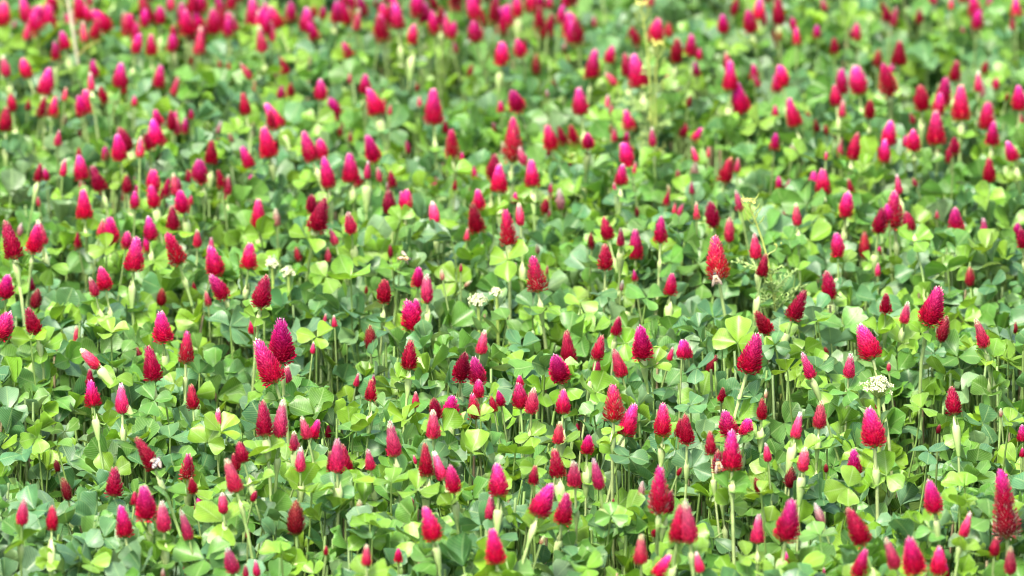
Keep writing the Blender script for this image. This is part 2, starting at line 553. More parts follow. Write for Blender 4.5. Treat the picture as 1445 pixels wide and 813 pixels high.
# ------------------------------------------------------------------ where the flower heads stand: x y height type lean, nine tiles at three times scale
TILES = {
(0, 0): """15 60 110 M 0;105 45 120 M -10;150 75 110 M 0;185 85 80 M 5;60 110 60 P 0;335 25 120 M 0;340 75 60 R 0;430 85 120 M -25;610 40 130 R -25;680 65 80 M 0
720 20 70 M 0;790 95 120 M 0;735 150 90 R 0;905 90 120 M 0;945 95 70 W 0;970 95 90 M 0;1070 55 130 M 0;1095 90 90 P 0;1160 75 100 M -25;1105 165 120 P -5;1195 140 80 D 0
1300 85 110 M 0;1365 55 60 M 0;1425 50 100 M 0;980 20 60 R 0;270 170 80 M -15;235 215 80 M -8;240 280 70 M 0;20 280 100 P 0;105 290 90 M -15;195 345 120 M 12;580 185 90 M 8;640 190 90 M -6
510 320 110 M 0;675 325 100 M 0;750 330 60 D 0;690 395 70 R 0;385 345 80 P -12;365 430 105 M 0;275 400 60 P 0;50 435 80 R 0;25 505 110 R 0;120 445 50 R 0;500 385 70 P 0;485 445 60 R 8
570 430 50 M 0;185 480 40 M 0;340 563 50 R 0;270 505 60 W 0;1265 265 70 W 0;970 295 70 D 0;1170 310 50 W 0;1190 395 75 M 0;1230 380 70 R 0;1360 380 90 M 0;1035 440 100 R -10
810 255 40 R 0;930 275 40 R 0;350 230 50 W 0;1155 490 130 M -20;665 505 80 R 0;727 510 90 R -4;808 485 50 M 0;783 535 75 M 0;655 565 120 M -20;525 590 110 R -15;500 625 120 M -8;445 650 70 M 0
860 575 60 D 0;895 645 110 R 0;1130 600 140 M 0;1040 665 100 M -20;845 725 110 M 0;335 650 60 R 0;340 710 110 M -15;270 710 80 P 8;165 730 80 R 8;410 755 115 R -12;350 790 60 M 0;535 780 80 R 0
650 770 110 M 0;740 780 100 P -8;965 780 90 P 0;975 580 60 W -20;1300 620 140 M -15;1360 630 90 M -8;1385 730 140 M -8;1365 500 40 R 0;1430 480 70 P 0;700 610 60 R 0;580 805 50 M 0;1400 520 40 R 0""",
(482, 0): """20 50 110 M -10;145 10 40 M 0;235 70 110 M 0;350 55 90 M 0;420 65 80 R 0;480 20 70 M 0;300 145 90 M 0;570 10 50 M 0;655 10 60 M 0;745 30 90 M 0;700 50 70 M 0;880 10 60 M 0;985 10 50 M 0
480 205 55 M 0;590 140 50 P 0;680 228 105 M 0;765 195 50 M 35;825 252 60 D 0;880 130 70 M 0;970 105 120 M 5;940 210 50 M 0;950 260 50 M 20;1065 270 130 M 0;1140 230 80 M 0;1205 275 100 R 0;1250 300 150 M -8
1225 140 60 R 0;1335 130 110 M 4;1385 130 70 R 0;1420 215 110 R 0;15 290 60 R 0;35 330 50 P 0;100 355 90 M 0;135 430 120 M -20;545 300 60 D 0;320 370 40 D 0;330 430 50 P 0;205 465 50 P 0;388 450 160 M 0
440 540 60 R 0;735 425 110 M -15;465 605 130 T 0;1010 430 120 M 0;1145 465 60 P -8;900 360 40 R 0;645 540 45 M 0;728 590 200 T 0;880 580 110 M -15;875 640 50 R 0;1045 595 80 M 0;1140 545 40 D 0;1205 580 50 M 0
1315 580 90 P -5;975 685 75 R 0;125 625 140 M -12;38 580 50 P 0;38 710 130 M -6;110 720 80 P 0;160 740 70 P -5;212 760 80 R -5;195 790 50 W 0;645 705 120 R 0;665 755 120 M 0;562 735 60 M 0;558 790 60 M 0
805 735 120 M 0;1205 655 110 M -5;1185 740 90 M 0;1240 715 60 P 0;1155 795 50 P 0;885 795 50 P 0;1425 740 60 P -10;1440 560 50 R 0;510 665 45 M 0;1385 800 40 W 0;480 785 50 R 0;1380 330 50 P 0;870 395 40 W 0;685 620 50 W 0;1350 465 40 W 0""",
(964, 0): """220 30 80 R 0;280 90 110 M -10;320 40 100 M -4;405 45 130 R 0;598 25 70 M 0;860 60 80 R 0;1000 70 70 R 0;1135 20 50 M 0;1420 50 60 P 0;170 100 85 M 0;35 190 95 M 0;480 155 80 M 0;565 135 60 M 0
708 140 55 M 0;640 195 80 R 0;395 170 110 D 0;915 225 110 R -4;1185 135 60 P 0;200 320 130 M 5;55 295 70 M 0;300 305 70 M 0;420 320 95 M 5;235 415 140 M -5;672 345 110 M -5;740 340 125 M -6;645 405 95 R 0
865 335 170 T -5;1155 300 90 R 0;1250 345 90 P 0;460 475 130 M -15;390 475 60 M 0;675 460 80 P 0;790 460 90 R 0;1010 415 115 R 0;1105 390 140 M 0;1175 435 155 M 0;1425 415 110 M 0;1285 490 120 M 5;1310 565 105 M 0
1070 540 150 M 0;60 570 70 M 30;10 550 60 R 0;388 600 80 M 0;725 620 120 R 8;870 565 110 M 0;855 640 100 M -5;975 595 100 M 0;940 600 50 M 0;635 580 70 R 0;465 630 80 W 0;185 720 110 R 10;230 700 70 P -5
1390 640 90 M -15;1135 640 60 P 0;1295 720 110 R 0;590 770 110 M 0;710 790 70 R 0;405 775 60 M 0;445 790 70 P 0;910 780 90 P -5;35 795 60 P 0;605 550 50 D 0;970 500 60 P -12;25 430 60 D 8;670 605 50 P 0;605 660 40 P 0
1430 500 50 P 0;1370 410 40 D 0;1080 655 40 R 0;980 770 50 P -15""",
(0, 271): """355 50 130 M 0;160 40 50 P 0;430 5 40 R 0;530 15 60 R 0;570 35 80 M 0;645 20 100 M 0;690 25 70 R 0;765 40 110 M -10;808 35 40 M 0;968 20 60 M 0;45 200 165 R -15;85 160 60 W 0;150 195 130 M 10;170 170 110 P -4
325 205 75 R -10;467 160 125 M 0;428 150 80 P 0;538 205 80 M 0;637 155 105 M 0;620 222 75 M -10;573 262 145 M 0;737 235 150 T -8;835 195 90 P 8;895 225 70 P 0;905 290 130 M -12;730 110 110 R -5;665 300 50 D 0;925 400 120 M -30
1055 270 110 M 0;1093 90 130 M -8;1170 108 80 W 0;1355 95 160 R 20;1320 50 90 R 0;1410 190 80 P -20;1260 265 70 D -6;1390 265 70 P 5;1408 325 30 W 40;440 365 100 M -10;395 400 90 P -14;153 450 90 D 0;22 400 105 M 0;130 390 65 M 0
15 565 125 M 0;135 545 120 R -10;820 405 40 R 0;687 443 80 D 0;1110 420 145 R 12;685 570 135 M 0;790 655 135 T 0;587 690 75 D -8;645 725 150 R -12;1070 570 65 M 0;1375 545 60 P 0;1415 547 50 P 0;1190 625 210 M -8;1125 715 200 M -15
380 705 110 P -45;380 785 70 R 0;325 600 70 P -10;880 450 70 P 0;1215 770 80 P 0;1325 660 50 P 0""",
(482, 271): """200 45 110 R 0;265 45 100 M -5;35 130 110 P -8;392 90 105 P 0;580 30 90 M -10;560 110 135 R -15;755 95 100 P 0;365 185 70 P 0;530 180 60 P 12;705 150 155 T 0;885 15 40 M 0;862 60 70 R 0;735 25 50 M 0;880 90 40 P 0
1120 155 100 R -10;1057 208 80 D 0;1182 190 90 P 0;1245 220 135 M 4;1350 160 115 M 0;1117 275 110 R 0;1375 30 65 R 0;1410 70 60 P 0;1240 355 50 M 0;1395 390 95 M 0;1187 395 50 W 0;822 345 155 T 0;325 360 90 M 0;180 420 105 R 0
360 410 125 P 0;290 520 125 M 0;315 490 80 M 0;207 252 60 D 0;505 320 40 P 0;535 388 45 W 40;425 350 50 W 0;120 615 105 D 0;287 690 125 R 0;597 635 105 P 8;510 735 145 R -4;575 755 130 M -5;953 655 135 R 0;1090 660 110 R 20
918 740 140 M -8;1167 567 85 R 0;1270 635 150 M -15;1170 720 130 P -18;1080 735 85 P 0;1395 685 60 P 0;1440 665 80 M 0;755 800 50 M 0;65 795 60 P 8;135 795 50 P 0;735 320 40 P 0;870 330 40 P 0;105 415 40 D 0;830 240 50 W 0;810 605 45 W 0;1250 85 50 D 0""",
(964, 271): """138 280 190 T -2;57 80 80 P 0;122 95 120 R -12;195 160 115 P 0;305 230 110 P -8;340 310 100 R 6;430 90 70 P 0;480 95 100 P -10;590 20 50 M 0;690 55 120 M -4;890 75 165 T 0;835 120 120 R 5;955 125 90 R -15;655 225 105 M 0
768 225 120 D 0;830 245 40 M 0;1075 95 40 P 0;1152 120 110 M 0;1275 160 110 P -10;1415 160 70 M 5;1435 195 90 R -5;617 395 125 R 0;487 475 140 R 20;858 470 90 R 4;823 330 60 P 0;1210 360 85 D -8;942 510 100 P -6;335 550 120 R -20
295 680 180 M 4;15 665 80 M -4;120 730 90 D 12;605 675 45 D 0;525 735 120 P -20;780 630 155 M -15;705 735 110 P -10;1062 480 170 M 10;1100 580 115 D 10;1262 595 140 P -10;870 740 40 P 0;1405 575 50 D 0;355 100 50 D 0""",
(0, 542): """390 40 110 M -4;515 60 130 P -3;815 55 105 R 0;922 150 95 P 0;1115 145 150 R -5;1190 145 165 P 4;1290 185 100 P -20;1335 190 80 M 10;1245 240 90 P -4;1390 200 55 R 0;1270 320 110 P -5;1020 290 90 R -10;995 330 75 R -5;1405 330 90 R 0
1425 300 150 P -4;620 290 155 R -20;790 350 110 T 0;815 430 70 R -15;280 445 105 D 0;240 345 60 D -5;97 540 130 P 0;222 570 105 R 0;485 412 125 R 0;615 500 155 M 0;690 560 140 P 0;522 580 135 M 0;570 485 60 R 0;847 515 75 M 4;945 505 90 P -6
785 595 135 P -12;980 385 150 P -15;1250 565 150 D -6;975 745 125 P -12;1040 790 60 P 0;1085 780 70 P 0;1380 705 40 R 0;1050 632 40 P 0;1075 475 50 R 20;775 795 40 R 0;690 800 40 W 0;440 145 40 W -30""",
(482, 542): """125 25 90 R 0;315 65 75 P 0;395 105 100 R -10;460 100 110 M -12;388 170 125 P 0;580 20 80 M 0;560 95 110 T 0;640 85 70 R -10;672 60 70 M -5;757 50 110 M 0;808 70 120 P 0;940 75 105 M 0;1155 80 155 T 0;1220 150 140 M 5;1360 150 140 M 0
920 205 100 P 0;1040 255 85 M 0;1430 185 80 R 0;910 335 120 R -4;215 230 160 P -12;118 320 95 P -6;10 320 130 R -8;358 320 140 R 0;410 345 130 P -15;470 400 130 M -5;815 385 80 R 0;985 380 125 P 0;1080 380 140 P -6;665 405 140 M 0
855 490 150 M 25;945 525 140 M 12;630 520 115 P 0;1000 185 40 R 0;1150 505 40 R 0;375 590 150 M -6;645 685 155 M 0;295 505 65 P 0;75 520 70 W 4;85 570 50 W 0;105 725 90 P 0;240 725 60 M 0;1270 450 80 W 0;1345 450 210 T 0;1385 500 110 R 0
1265 700 130 P -3;1360 770 110 M 28;1430 590 160 R 4;1330 620 60 R 0;1430 370 40 R 20;960 640 45 W 10;850 660 40 W 10;310 320 40 P 0""",
(964, 542): """165 45 70 R 0;335 105 95 R 0;190 165 115 M 0;267 185 90 M 0;15 190 130 R 0;205 280 170 M 0;150 330 100 R 0;115 250 100 R 0;355 290 80 P 0;485 175 115 P 8;580 130 120 P 0;510 320 105 P 10;455 395 95 D 10;320 430 80 D -8;805 180 170 M -10
725 330 110 M 0;1140 70 120 R 0;1055 475 150 M 0;1200 595 110 P 12;1360 500 320 L -2;1320 690 80 R 0;1385 745 130 P 0;25 580 200 P -3;315 610 130 P 0;450 575 185 M 10;65 755 90 P -10;430 745 70 M 0;575 550 100 W -15;735 600 170 R -15
755 755 130 M 14;880 715 145 P -8;970 725 170 M -12;1085 750 120 M 0;1110 790 60 M 0;1435 210 70 M 0;1345 120 40 W 0;1080 190 40 D 0;605 355 40 D 0;350 40 40 W 0;1435 290 40 M 0;820 85 40 P 0;595 800 50 P 0""",
}
heads = []
for (ox, oy), txt in TILES.items():
    for tok in txt.replace("\n", ";").split(";"):
        a = tok.split()
        if len(a) == 5:
            heads.append(dict(X=float(a[0]) / 3 + ox, Y=float(a[1]) / 3 + oy, hp=float(a[2]) / 3, tp=a[3], lean=float(a[4])))

def setup_head(h):
    small = h['hp'] < 26 or h['tp'] in 'DW'
    h['z'] = (rng.uniform(.262, .300) if small else (rng.uniform(.318, .340) if h['hp'] >= 48 else rng.uniform(.296, .328)))
    c, dep = at_z(h['X'], h['Y'], h['z'])
    h['h'] = h['hp'] / FPX * dep * (1.05 if dep < 6.9 else 1.02)
    a, b = R(h['lean'] + rng.normal(0, 5)), R(rng.normal(0, 10))
    h['axis'] = norm([math.sin(a), math.sin(b), math.cos(a) * math.cos(b)])
    h['c'], h['dep'] = c, dep
    h['base'] = c - h['axis'] * h['h'] * .5
    h['wid'] = h['h'] * rng.uniform(.84, 1.10) * (.95 if dep > 6.8 else 1.0) * (1.0 if h['tp'] in 'MT' else .94)
    if h['hp'] > 60:
        h['wid'] *= .92
    if h['hp'] > 90:
        h['wid'] = h['h']
    h['var'] = int(rng.integers(5, 8)) if h['hp'] >= 43 else int(rng.integers(5))
    h['spin'] = rng.uniform(0, 6.28)
    h['rot'] = frame(h['axis']) @ rotz(h['spin'])
    h['M'] = h['rot'] * np.array([h['wid'], h['wid'], h['h']])
    # stem
    foot = h['base'] * np.array([1, 1, 0]) + np.array([rng.normal(0, .025), rng.normal(0, .03), 0]) - h['axis'] * np.array([1, 1, 0]) * .10
    foot[2] = -.02
    h['foot'] = foot
    h['curve'] = [foot, foot + np.array([0, 0, .13]), h['base'] - h['axis'] * .09, h['base'] + h['axis'] * h['h'] * .02]
for h in heads:
    setup_head(h)
heads.sort(key=lambda h: -h['hp'] * (1 if h['tp'] != 'W' else .9))
single, rest = heads[:300], heads[300:]

# ------------------------------------------------------------------ labels
def near(p, q):
    return math.hypot(p['X'] - q['X'], p['Y'] - q['Y'])
COLOUR = {'M': 'magenta', 'R': 'crimson', 'T': 'cream streaked red', 'P': 'pale tipped pink', 'D': 'maroon', 'W': 'whitish', 'L': 'fading magenta'}
def size_word(h):
    if h['hp'] > 90: return 'very long'
    return 'large' if h['hp'] >= 45 else ('medium' if h['hp'] >= 36 else 'small')
for h in single:
    other = sorted((g for g in heads if g is not h and near(g, h) < 75), key=lambda g: near(g, h))
    lw = 'strongly leaning' if abs(h['lean']) >= 18 else ('leaning' if abs(h['lean']) >= 8 else 'upright')
    h['desc'] = '%s %s' % (size_word(h), COLOUR[h['tp']])
    txt = '%s clover head, %s' % (h['desc'], lw)
    nb = []
    for g in other:
        d = '%s %s' % (size_word(g), COLOUR[g['tp']])
        if len(' '.join([txt, 'beside', *nb, d, 'and heads']).split()) > 16:
            break
        nb.append(d)
    if not nb:
        txt += ', standing alone among leaves'
    elif len(nb) == 1:
        txt += ', beside one %s head' % nb[0]
    else:
        txt += ', beside ' + ', '.join(nb[:-1]) + ' and ' + nb[-1] + ' heads'
    h['label'] = txt
def find(X, Y):
    return min(single, key=lambda h: math.hypot(h['X'] - X, h['Y'] - Y))
find(1010, 364)['var'] = 5
find(1010, 364)['label'] = 'tall red cream streaked clover head on bare stem with bee at its base'
find(207, 639)['label'] = 'leaning deep crimson clover head with grey bee on its lower florets'
find(1014, 652)['label'] = 'crimson clover head with golden bee, behind a larger magenta head'
find(1417, 709)['label'] = 'longest clover head, magenta top fading to pale seeding florets below'
find(1232, 602)['label'] = 'large magenta clover head beside white flowered leafy weed'
find(1077, 374)['label'] = 'deep crimson clover head behind the feathery yellow flowered weed'

# ------------------------------------------------------------------ leaves of the field
# leaves that stand out in the photograph: x y reach(px) colour
LEAVES = """315 738 44 Y;52 617 27 Y;312 610 33 Y;440 695 36 Y;233 562 22 Y;397 782 30 Y;127 795 30 Y;30 642 30 B;80 628 26 G;137 692 24 G;205 660 30 B;290 618 32 B;240 618 30 B;373 732 34 B;440 652 26 G
665 638 36 Y;727 640 28 Y;588 692 32 Y;498 677 30 Y;552 680 28 Y;522 740 32 Y;755 660 22 Y;887 645 30 B;815 585 26 G;838 586 24 G;498 608 24 G;542 575 24 G;855 748 28 B;862 728 24 G;868 610 18 Y;642 600 18 Y;678 588 20 Y;828 802 30 Y
1197 688 36 Y;1354 714 30 Y;1362 688 32 Y;1310 746 28 Y;1167 632 28 B;1310 637 30 B;1094 656 24 G;1006 624 22 Y;974 572 26 B;1382 642 30 B;1424 596 22 Y;1300 576 26 Y;1074 696 22 Y;1157 756 28 G
43 480 28 Y;133 434 38 G;325 461 34 B;97 508 28 G;43 381 30 Y;447 476 28 Y;367 331 28 Y;157 470 26 Y;358 441 26 Y;460 391 30 Y;150 351 24 Y;200 438 26 B;495 393 34 Y;555 381 24 Y;695 303 26 Y;565 310 24 Y;529 324 32 B;737 488 32 B
752 434 28 B;715 451 26 G;912 421 32 G;819 428 26 Y;919 513 32 Y;932 354 24 Y;795 334 30 B;532 478 26 B;872 291 26 B;1191 371 24 Y;1391 353 34 Y;1292 381 34 B;1237 424 34 B;1154 453 28 Y;1394 280 26 Y;1111 523 28 Y;1267 523 30 G
991 401 28 G;1124 381 22 Y;984 520 28 B;1401 503 26 Y;1007 448 28 B;642 242 28 Y;865 169 24 Y;1127 219 26 Y"""
leaves = []
for tok in LEAVES.replace("\n", ";").split(";"):
    a = tok.split()
    X, Y, rp, kind = float(a[0]), float(a[1]), float(a[2]), a[3]
    z = rng.uniform(.285, .305) if kind == 'Y' else rng.uniform(.262, .288)
    p, dep = at_z(X, Y, z)
    k = int(rng.integers(0, 13)) if kind != 'Y' else int(rng.integers(4, 22))
    leaves.append(dict(p=p, L=rp / FPX * dep, kind=kind, k=k, R=leaf_rot(24, 18), named=True))

# canopy height: gentle undulation with a few sunken gaps where stems and shade show
GAPS = [(110, 610, 55), (60, 690, 40), (330, 560, 40), (820, 705, 50), (1080, 640, 60), (1290, 610, 55), (1240, 700, 60), (940, 470, 45), (1080, 440, 40), (560, 480, 40), (1440, 680, 40), (705, 490, 40), (280, 110, 40), (600, 130, 50), (1280, 130, 50), (890, 690, 40), (470, 560, 40), (1040, 770, 40)]
GAPW = [(at_z(x, y, .25)[0], r / FPX * 6.7) for x, y, r in GAPS]
def canopy(x, y):
    n = np.sin(x * 13 + 2 * np.sin(y * 7)) * np.cos(y * 9 + 1.7 * np.sin(x * 8)) + .6 * np.sin(x * 27 + y * 21)
    z = .272 + .018 * n
    for g, r in GAPW:
        d = np.hypot(x - g[0], (y - g[1]) * .45)
        z = z - .07 * np.exp(-(d / (r * 1.25)) ** 2)
    return z

def scatter(x0, x1, y0, y1, per_m2):
    n = int((x1 - x0) * (y1 - y0) * per_m2)
    return rng.uniform(x0, x1, n), rng.uniform(y0, y1, n)

HX, HY = (-.62, .62), (5.45, 8.25)           # the part of the field that the picture shows, with a margin
bx, by = scatter(HX[0], HX[1], HY[0], HY[1], 4000)
dz = np.where(rng.uniform(size=len(bx)) < .74, np.abs(rng.normal(0, .021, len(bx))), rng.uniform(.02, .15, len(bx)))
bz = np.maximum(canopy(bx, by) - dz, .04)
# keep the flower heads clear: drop blades that would lie over a head from the front
hp = np.array([[h['X'], h['Y'], h['hp'], h['dep']] for h in heads])
PX, PY, PD = project(np.stack([bx, by, bz], -1))
keep = np.ones(len(bx), bool)
for X, Y, s, d in hp:
    m = (np.abs(PX - X) < s * .30 + 14) & (np.abs(PY - Y) < s * .5 + 10) & (PD < d + .01)
    keep &= ~(m & (rng.uniform(size=len(bx)) < .9))
for x0, x1, y0, y1, z in ((1222, 1288, 540, 715, .315), (1052, 1118, 285, 480, .372), (655, 715, 400, 470, .30), (372, 420, 362, 410, .30)):   # open places round the weeds
    d = at_z((x0 + x1) / 2, y0, z)[1]
    m = (PX > x0) & (PX < x1) & (PY > y0) & (PY < y1) & (PD < d + .02) & (bz > .12)
    keep &= ~(m & (rng.uniform(size=len(bx)) < .92))
nl = [l['p'] for l in leaves]
for l in leaves:
    X, Y, d = project(l['p'])
    m = (np.abs(PX - X) < 26) & (np.abs(PY - Y) < 18) & (PD < d + .01)
    keep &= ~m
bx, by, bz = bx[keep], by[keep], bz[keep]
patch = np.sin(bx * 6 + 1.1) * np.sin(by * 5 + .4) + .5 * np.sin(bx * 17 + by * 13)
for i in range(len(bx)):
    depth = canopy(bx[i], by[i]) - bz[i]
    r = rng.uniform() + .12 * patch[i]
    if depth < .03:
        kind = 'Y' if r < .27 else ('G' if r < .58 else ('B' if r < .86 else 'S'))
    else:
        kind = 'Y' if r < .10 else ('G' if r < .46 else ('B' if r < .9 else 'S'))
    L = float(np.clip(rng.normal(.0175 if kind == 'Y' else .0195, .0035), .010, .027))
    k = int(rng.integers(NPROTO))
    leaves.append(dict(p=np.array([bx[i], by[i], bz[i]]), L=L, kind=kind, k=k, R=leaf_rot(), named=False))

# which leaves show most: paint them from back to front on a coarse raster
W_, H_ = 1445, 813
buf = np.full((H_, W_), -1, np.int32)
P_all = np.array([l['p'] for l in leaves])
QX, QY, QD = project(P_all)
for i in np.argsort(-QD):
    l = leaves[i]
    cx, cy, pr = QX[i], QY[i], l['L'] * FPX / QD[i]
    face = abs(float(l['R'][:, 2] @ -FW))
    rx, ry = pr * .85, pr * .85 * max(.3, face)
    x0, x1, y0, y1 = int(max(0, cx - rx)), int(min(W_, cx + rx)), int(max(0, cy - ry)), int(min(H_, cy + ry))
    if x1 > x0 and y1 > y0:
        buf[y0:y1, x0:x1] = i
for h in heads:
    x0, x1, y0, y1 = int(max(0, h['X'] - h['hp'] * .3)), int(min(W_, h['X'] + h['hp'] * .3)), int(max(0, h['Y'] - h['hp'] * .5)), int(min(H_, h['Y'] + h['hp'] * .5))
    buf[y0:y1, x0:x1] = -1
count = np.bincount(buf[buf >= 0], minlength=len(leaves))
order = np.argsort(-(count + np.array([100000 if l['named'] else 0 for l in leaves])))
chosen = set(int(i) for i in order[:300])

# --- single leaves, each a thing with stalk and three leaflets
STALK_COL = (.16, .26, .06, 1)
def petiole_curve(l):
    p = l['p']
    n = l['R'][:, 2]
    foot = np.array([p[0] + rng.normal(0, .03), p[1] + rng.normal(.01, .03), -.01])
    return [foot, foot + np.array([0, 0, p[2] * .5]), p - n * .02 - np.array([0, 0, .035]), p]

COLW = {'Y': 'yellow green', 'G': 'fresh green', 'B': 'blue green', 'S': 'silvery green'}
for i in sorted(chosen):
    l = leaves[i]
    cv = petiole_curve(l)
    foot = cv[0]
    V, q = tube(bezier(cv, 7) - foot, np.linspace(.0013, .0008, 7), 5)
    root = bpy.data.objects.new("clover_leaf", None)
    root.empty_display_size = .02
    COL.objects.link(root)
    root.location = foot
    st = link("leaf_stalk", mk_mesh("leaf_stalk", V, q, mat=M_STEM_O), root)
    st.color = STALK_COL
    c = leaf_color(l['kind'])
    for j in range(3):
        o = link("leaflet", LEAFLET_ME[l['k']][j], root, l['p'] - foot, l['R'] * l['L'])
        o.color = (*[float(v) for v in np.clip(c * rng.uniform(.92, 1.08), 0, 1)], 1)
    cx, cy = QX[i], QY[i]
    g, g2 = sorted(single, key=lambda h: math.hypot(h['X'] - cx, h['Y'] - cy))[:2]
    sz = 'broad' if l['L'] > .0205 else ('small' if l['L'] < .0165 else 'medium')
    root['label'] = '%s %s %s leaf between %s and %s heads' % (sz, COLW[l['kind']], PROTO_POSE[l['k']], g['desc'], g2['desc'])
    root['category'] = 'leaf'
    root['group'] = 'clover leaves of the field'

# --- the mass of leaves as one object
def leaf_mass(name, items, protos, label, stalks=True):
    merged = [merge_proto(p) for p in protos]
    merged_far = [merge_proto(p) for p in FAR]
    pile = Pile()
    byk = {}
    for l in items:
        byk.setdefault((l['k'], stalks and l['p'][1] > 7.15), []).append(l)
    for k, ls in byk.items():
        V, U, q = merged_far[k[0]] if k[1] else merged[k[0]]
        A = np.stack([l['R'] * l['L'] for l in ls])
        T = np.stack([l['p'] for l in ls])
        C = np.stack([leaf_color(l['kind']) for l in ls])
        VV = np.einsum('nij,vj->nvi', A, V) + T[:, None, :]
        n, v = len(ls), len(V)
        qq = (q[None] + (np.arange(n) * v)[:, None, None]).reshape(-1, 4)
        pile.add(VV.reshape(-1, 3), qq, None, np.repeat(C, v, 0), np.tile(U, (n, 1)))
    o = link(name, pile.mesh(name, M_LEAF_A))
    o["kind"] = "stuff"
    o["label"] = label
    o["category"] = "leaves"
    if stalks:
        sp = Pile()
        for l in items:
            pts = bezier(petiole_curve(l), 4)
            r = np.linspace(.0013, .0008, 4)
            a = np.arange(3) * 2.0944
            V = (pts[:, None, :] + r[:, None, None] * np.stack([np.cos(a), np.sin(a), 0 * a], -1)[None]).reshape(-1, 3)
            sp.add(V, STALKQ, None, np.array([.13, .22, .05]) * rng.uniform(.7, 1.5))
        ex, ey = scatter(HX[0], HX[1], HY[0], HY[1], 1300)
        for x, y in zip(ex, ey):              # leafy stems of the plants themselves, thicker than the leaf stalks
            z = float(canopy(x, y)) - abs(rng.normal(.01, .02))
            f = np.array([x + rng.normal(0, .03), y + rng.normal(0, .03), -.01])
            pts = bezier([f, f + np.array([0, 0, .1]), np.array([x, y, z - .08]), np.array([x, y, z])], 6)
            V, q = tube(pts, np.linspace(.0019, .0012, 6), 4)
            sp.add(V, q, None, (np.array([.20, .32, .075]) * rng.uniform(.7, 1.3) + rng.uniform(0, .08)) if rng.uniform() < .88 else np.array([.34, .27, .15]) * rng.uniform(.5, 1.1))
        s = link("leaf_stalks", sp.mesh("leaf_stalks", M_STEM_A))
        s["kind"] = "stuff"
        s["label"] = "thin green stalks standing densely under the clover leaves"
        s["category"] = "stalks"
STALKQ = np.array([(i * 3 + j, i * 3 + (j + 1) % 3, (i + 1) * 3 + (j + 1) % 3, (i + 1) * 3 + j) for i in range(3) for j in range(3)])

MED = []
for k in range(NPROTO):                      # medium grid from the fine one: every other row and column
    out = []
    for V, U, q in PROTO[k]:
        g = np.arange(8 * 7).reshape(8, 7)
        rows, cols = [0, 1, 3, 5, 6, 7], [0, 1, 3, 5, 6]
        idx = g[np.ix_(rows, cols)]
        Vs, Us = V[idx.ravel()], U[idx.ravel()]
        qq = np.array([(j * 5 + i, j * 5 + i + 1, (j + 1) * 5 + i + 1, (j + 1) * 5 + i) for j in range(5) for i in range(4)])
        out.append((Vs, Us, qq))
    MED.append(out)
FAR = []
for k in range(NPROTO):                      # coarser still for the far, blurred rows
    out = []
    for V, U, q in PROTO[k]:
        idx = np.arange(8 * 7).reshape(8, 7)[np.ix_([0, 2, 5, 7], [0, 2, 4, 6])]
        qq = np.array([(j * 4 + i, j * 4 + i + 1, (j + 1) * 4 + i + 1, (j + 1) * 4 + i) for j in range(3) for i in range(3)])
        out.append((V[idx.ravel()], U[idx.ravel()], qq))
    FAR.append(out)
leaf_mass("clover_foliage", [l for i, l in enumerate(leaves) if i not in chosen], MED, "dense carpet of green clover leaves filling the field")

# the field goes on around the picture with coarser leaves
ox_, oy_ = scatter(-1.35, 1.35, 4.9, 10.8, 800)
m = ~((ox_ > HX[0]) & (ox_ < HX[1]) & (oy_ > HY[0]) & (oy_ < HY[1]))
outer = []
for x, y in zip(ox_[m], oy_[m]):
    kind = random.choices('YGB', (.3, .35, .35))[0]
    outer.append(dict(p=np.array([x, y, float(canopy(x, y)) - abs(rng.normal(0, .025))]), L=rng.uniform(.022, .034), kind=kind, k=int(rng.integers(26)), R=leaf_rot()))
leaf_mass("outer_clover_foliage", outer, PROTO_LO, "clover leaves carrying the field on beyond the flowers in view", stalks=False)

# ------------------------------------------------------------------ clover plants that flower: 300 single ones
def flower_stem(h, n=9, sides=6):
    pts = bezier(h['curve'], n)
    r0 = min(.0017, max(.0010, h['h'] * .048))
    return pts, np.linspace(r0 * 1.15, r0 * .9, n)

def sheath_mesh(ln, r):
    prof = [(0, .42), (.2, .58), (.5, .85), (.75, 1.0), (.92, .95), (1.0, .75)]
    s = 7
    V, C = [], []
    for t, w in prof:
        a = np.arange(s) * 2 * math.pi / s
        wob = 1 + .12 * np.sin(2 * a)
        V.append(np.stack([r * w * wob * np.cos(a), .75 * r * w * wob * np.sin(a), np.full(s, t * ln)], -1))
        cc = np.array([.19, .31, .07]) * (1 - t) + np.array([.38, .46, .19]) * t
        C.append(np.tile(cc, (s, 1)))
    n = len(prof)
    # two pointed teeth at the mouth
    V = np.concatenate(V); C = np.concatenate(C)
    q = [(i * s + j, i * s + (j + 1) % s, (i + 1) * s + (j + 1) % s, (i + 1) * s + j) for i in range(n - 1) for j in range(s)]
    tips = np.array([[r * .55, 0, ln * 1.28], [-r * .55, 0, ln * 1.22]])
    b = (n - 1) * s
    tr = [(b, b + 1, n * s), (b + 6, b, n * s), (b + 3, b + 4, n * s + 1), (b + 2, b + 3, n * s + 1)]
    V = np.concatenate([V, tips]); C = np.concatenate([C, [[.5, .55, .25]] * 2])
    return mk_mesh("sheath", V, q, tr, C, mat=M_STEM_A)
SHEATHS = [sheath_mesh(.021, .0040), sheath_mesh(.025, .0046), sheath_mesh(.018, .0036)]

def head_tint():
    v = float(rng.uniform(.78, 1.16))
    return (v * float(rng.uniform(.92, 1.06)), v * float(rng.uniform(.8, 1.5)), v * float(rng.uniform(.8, 1.15)))

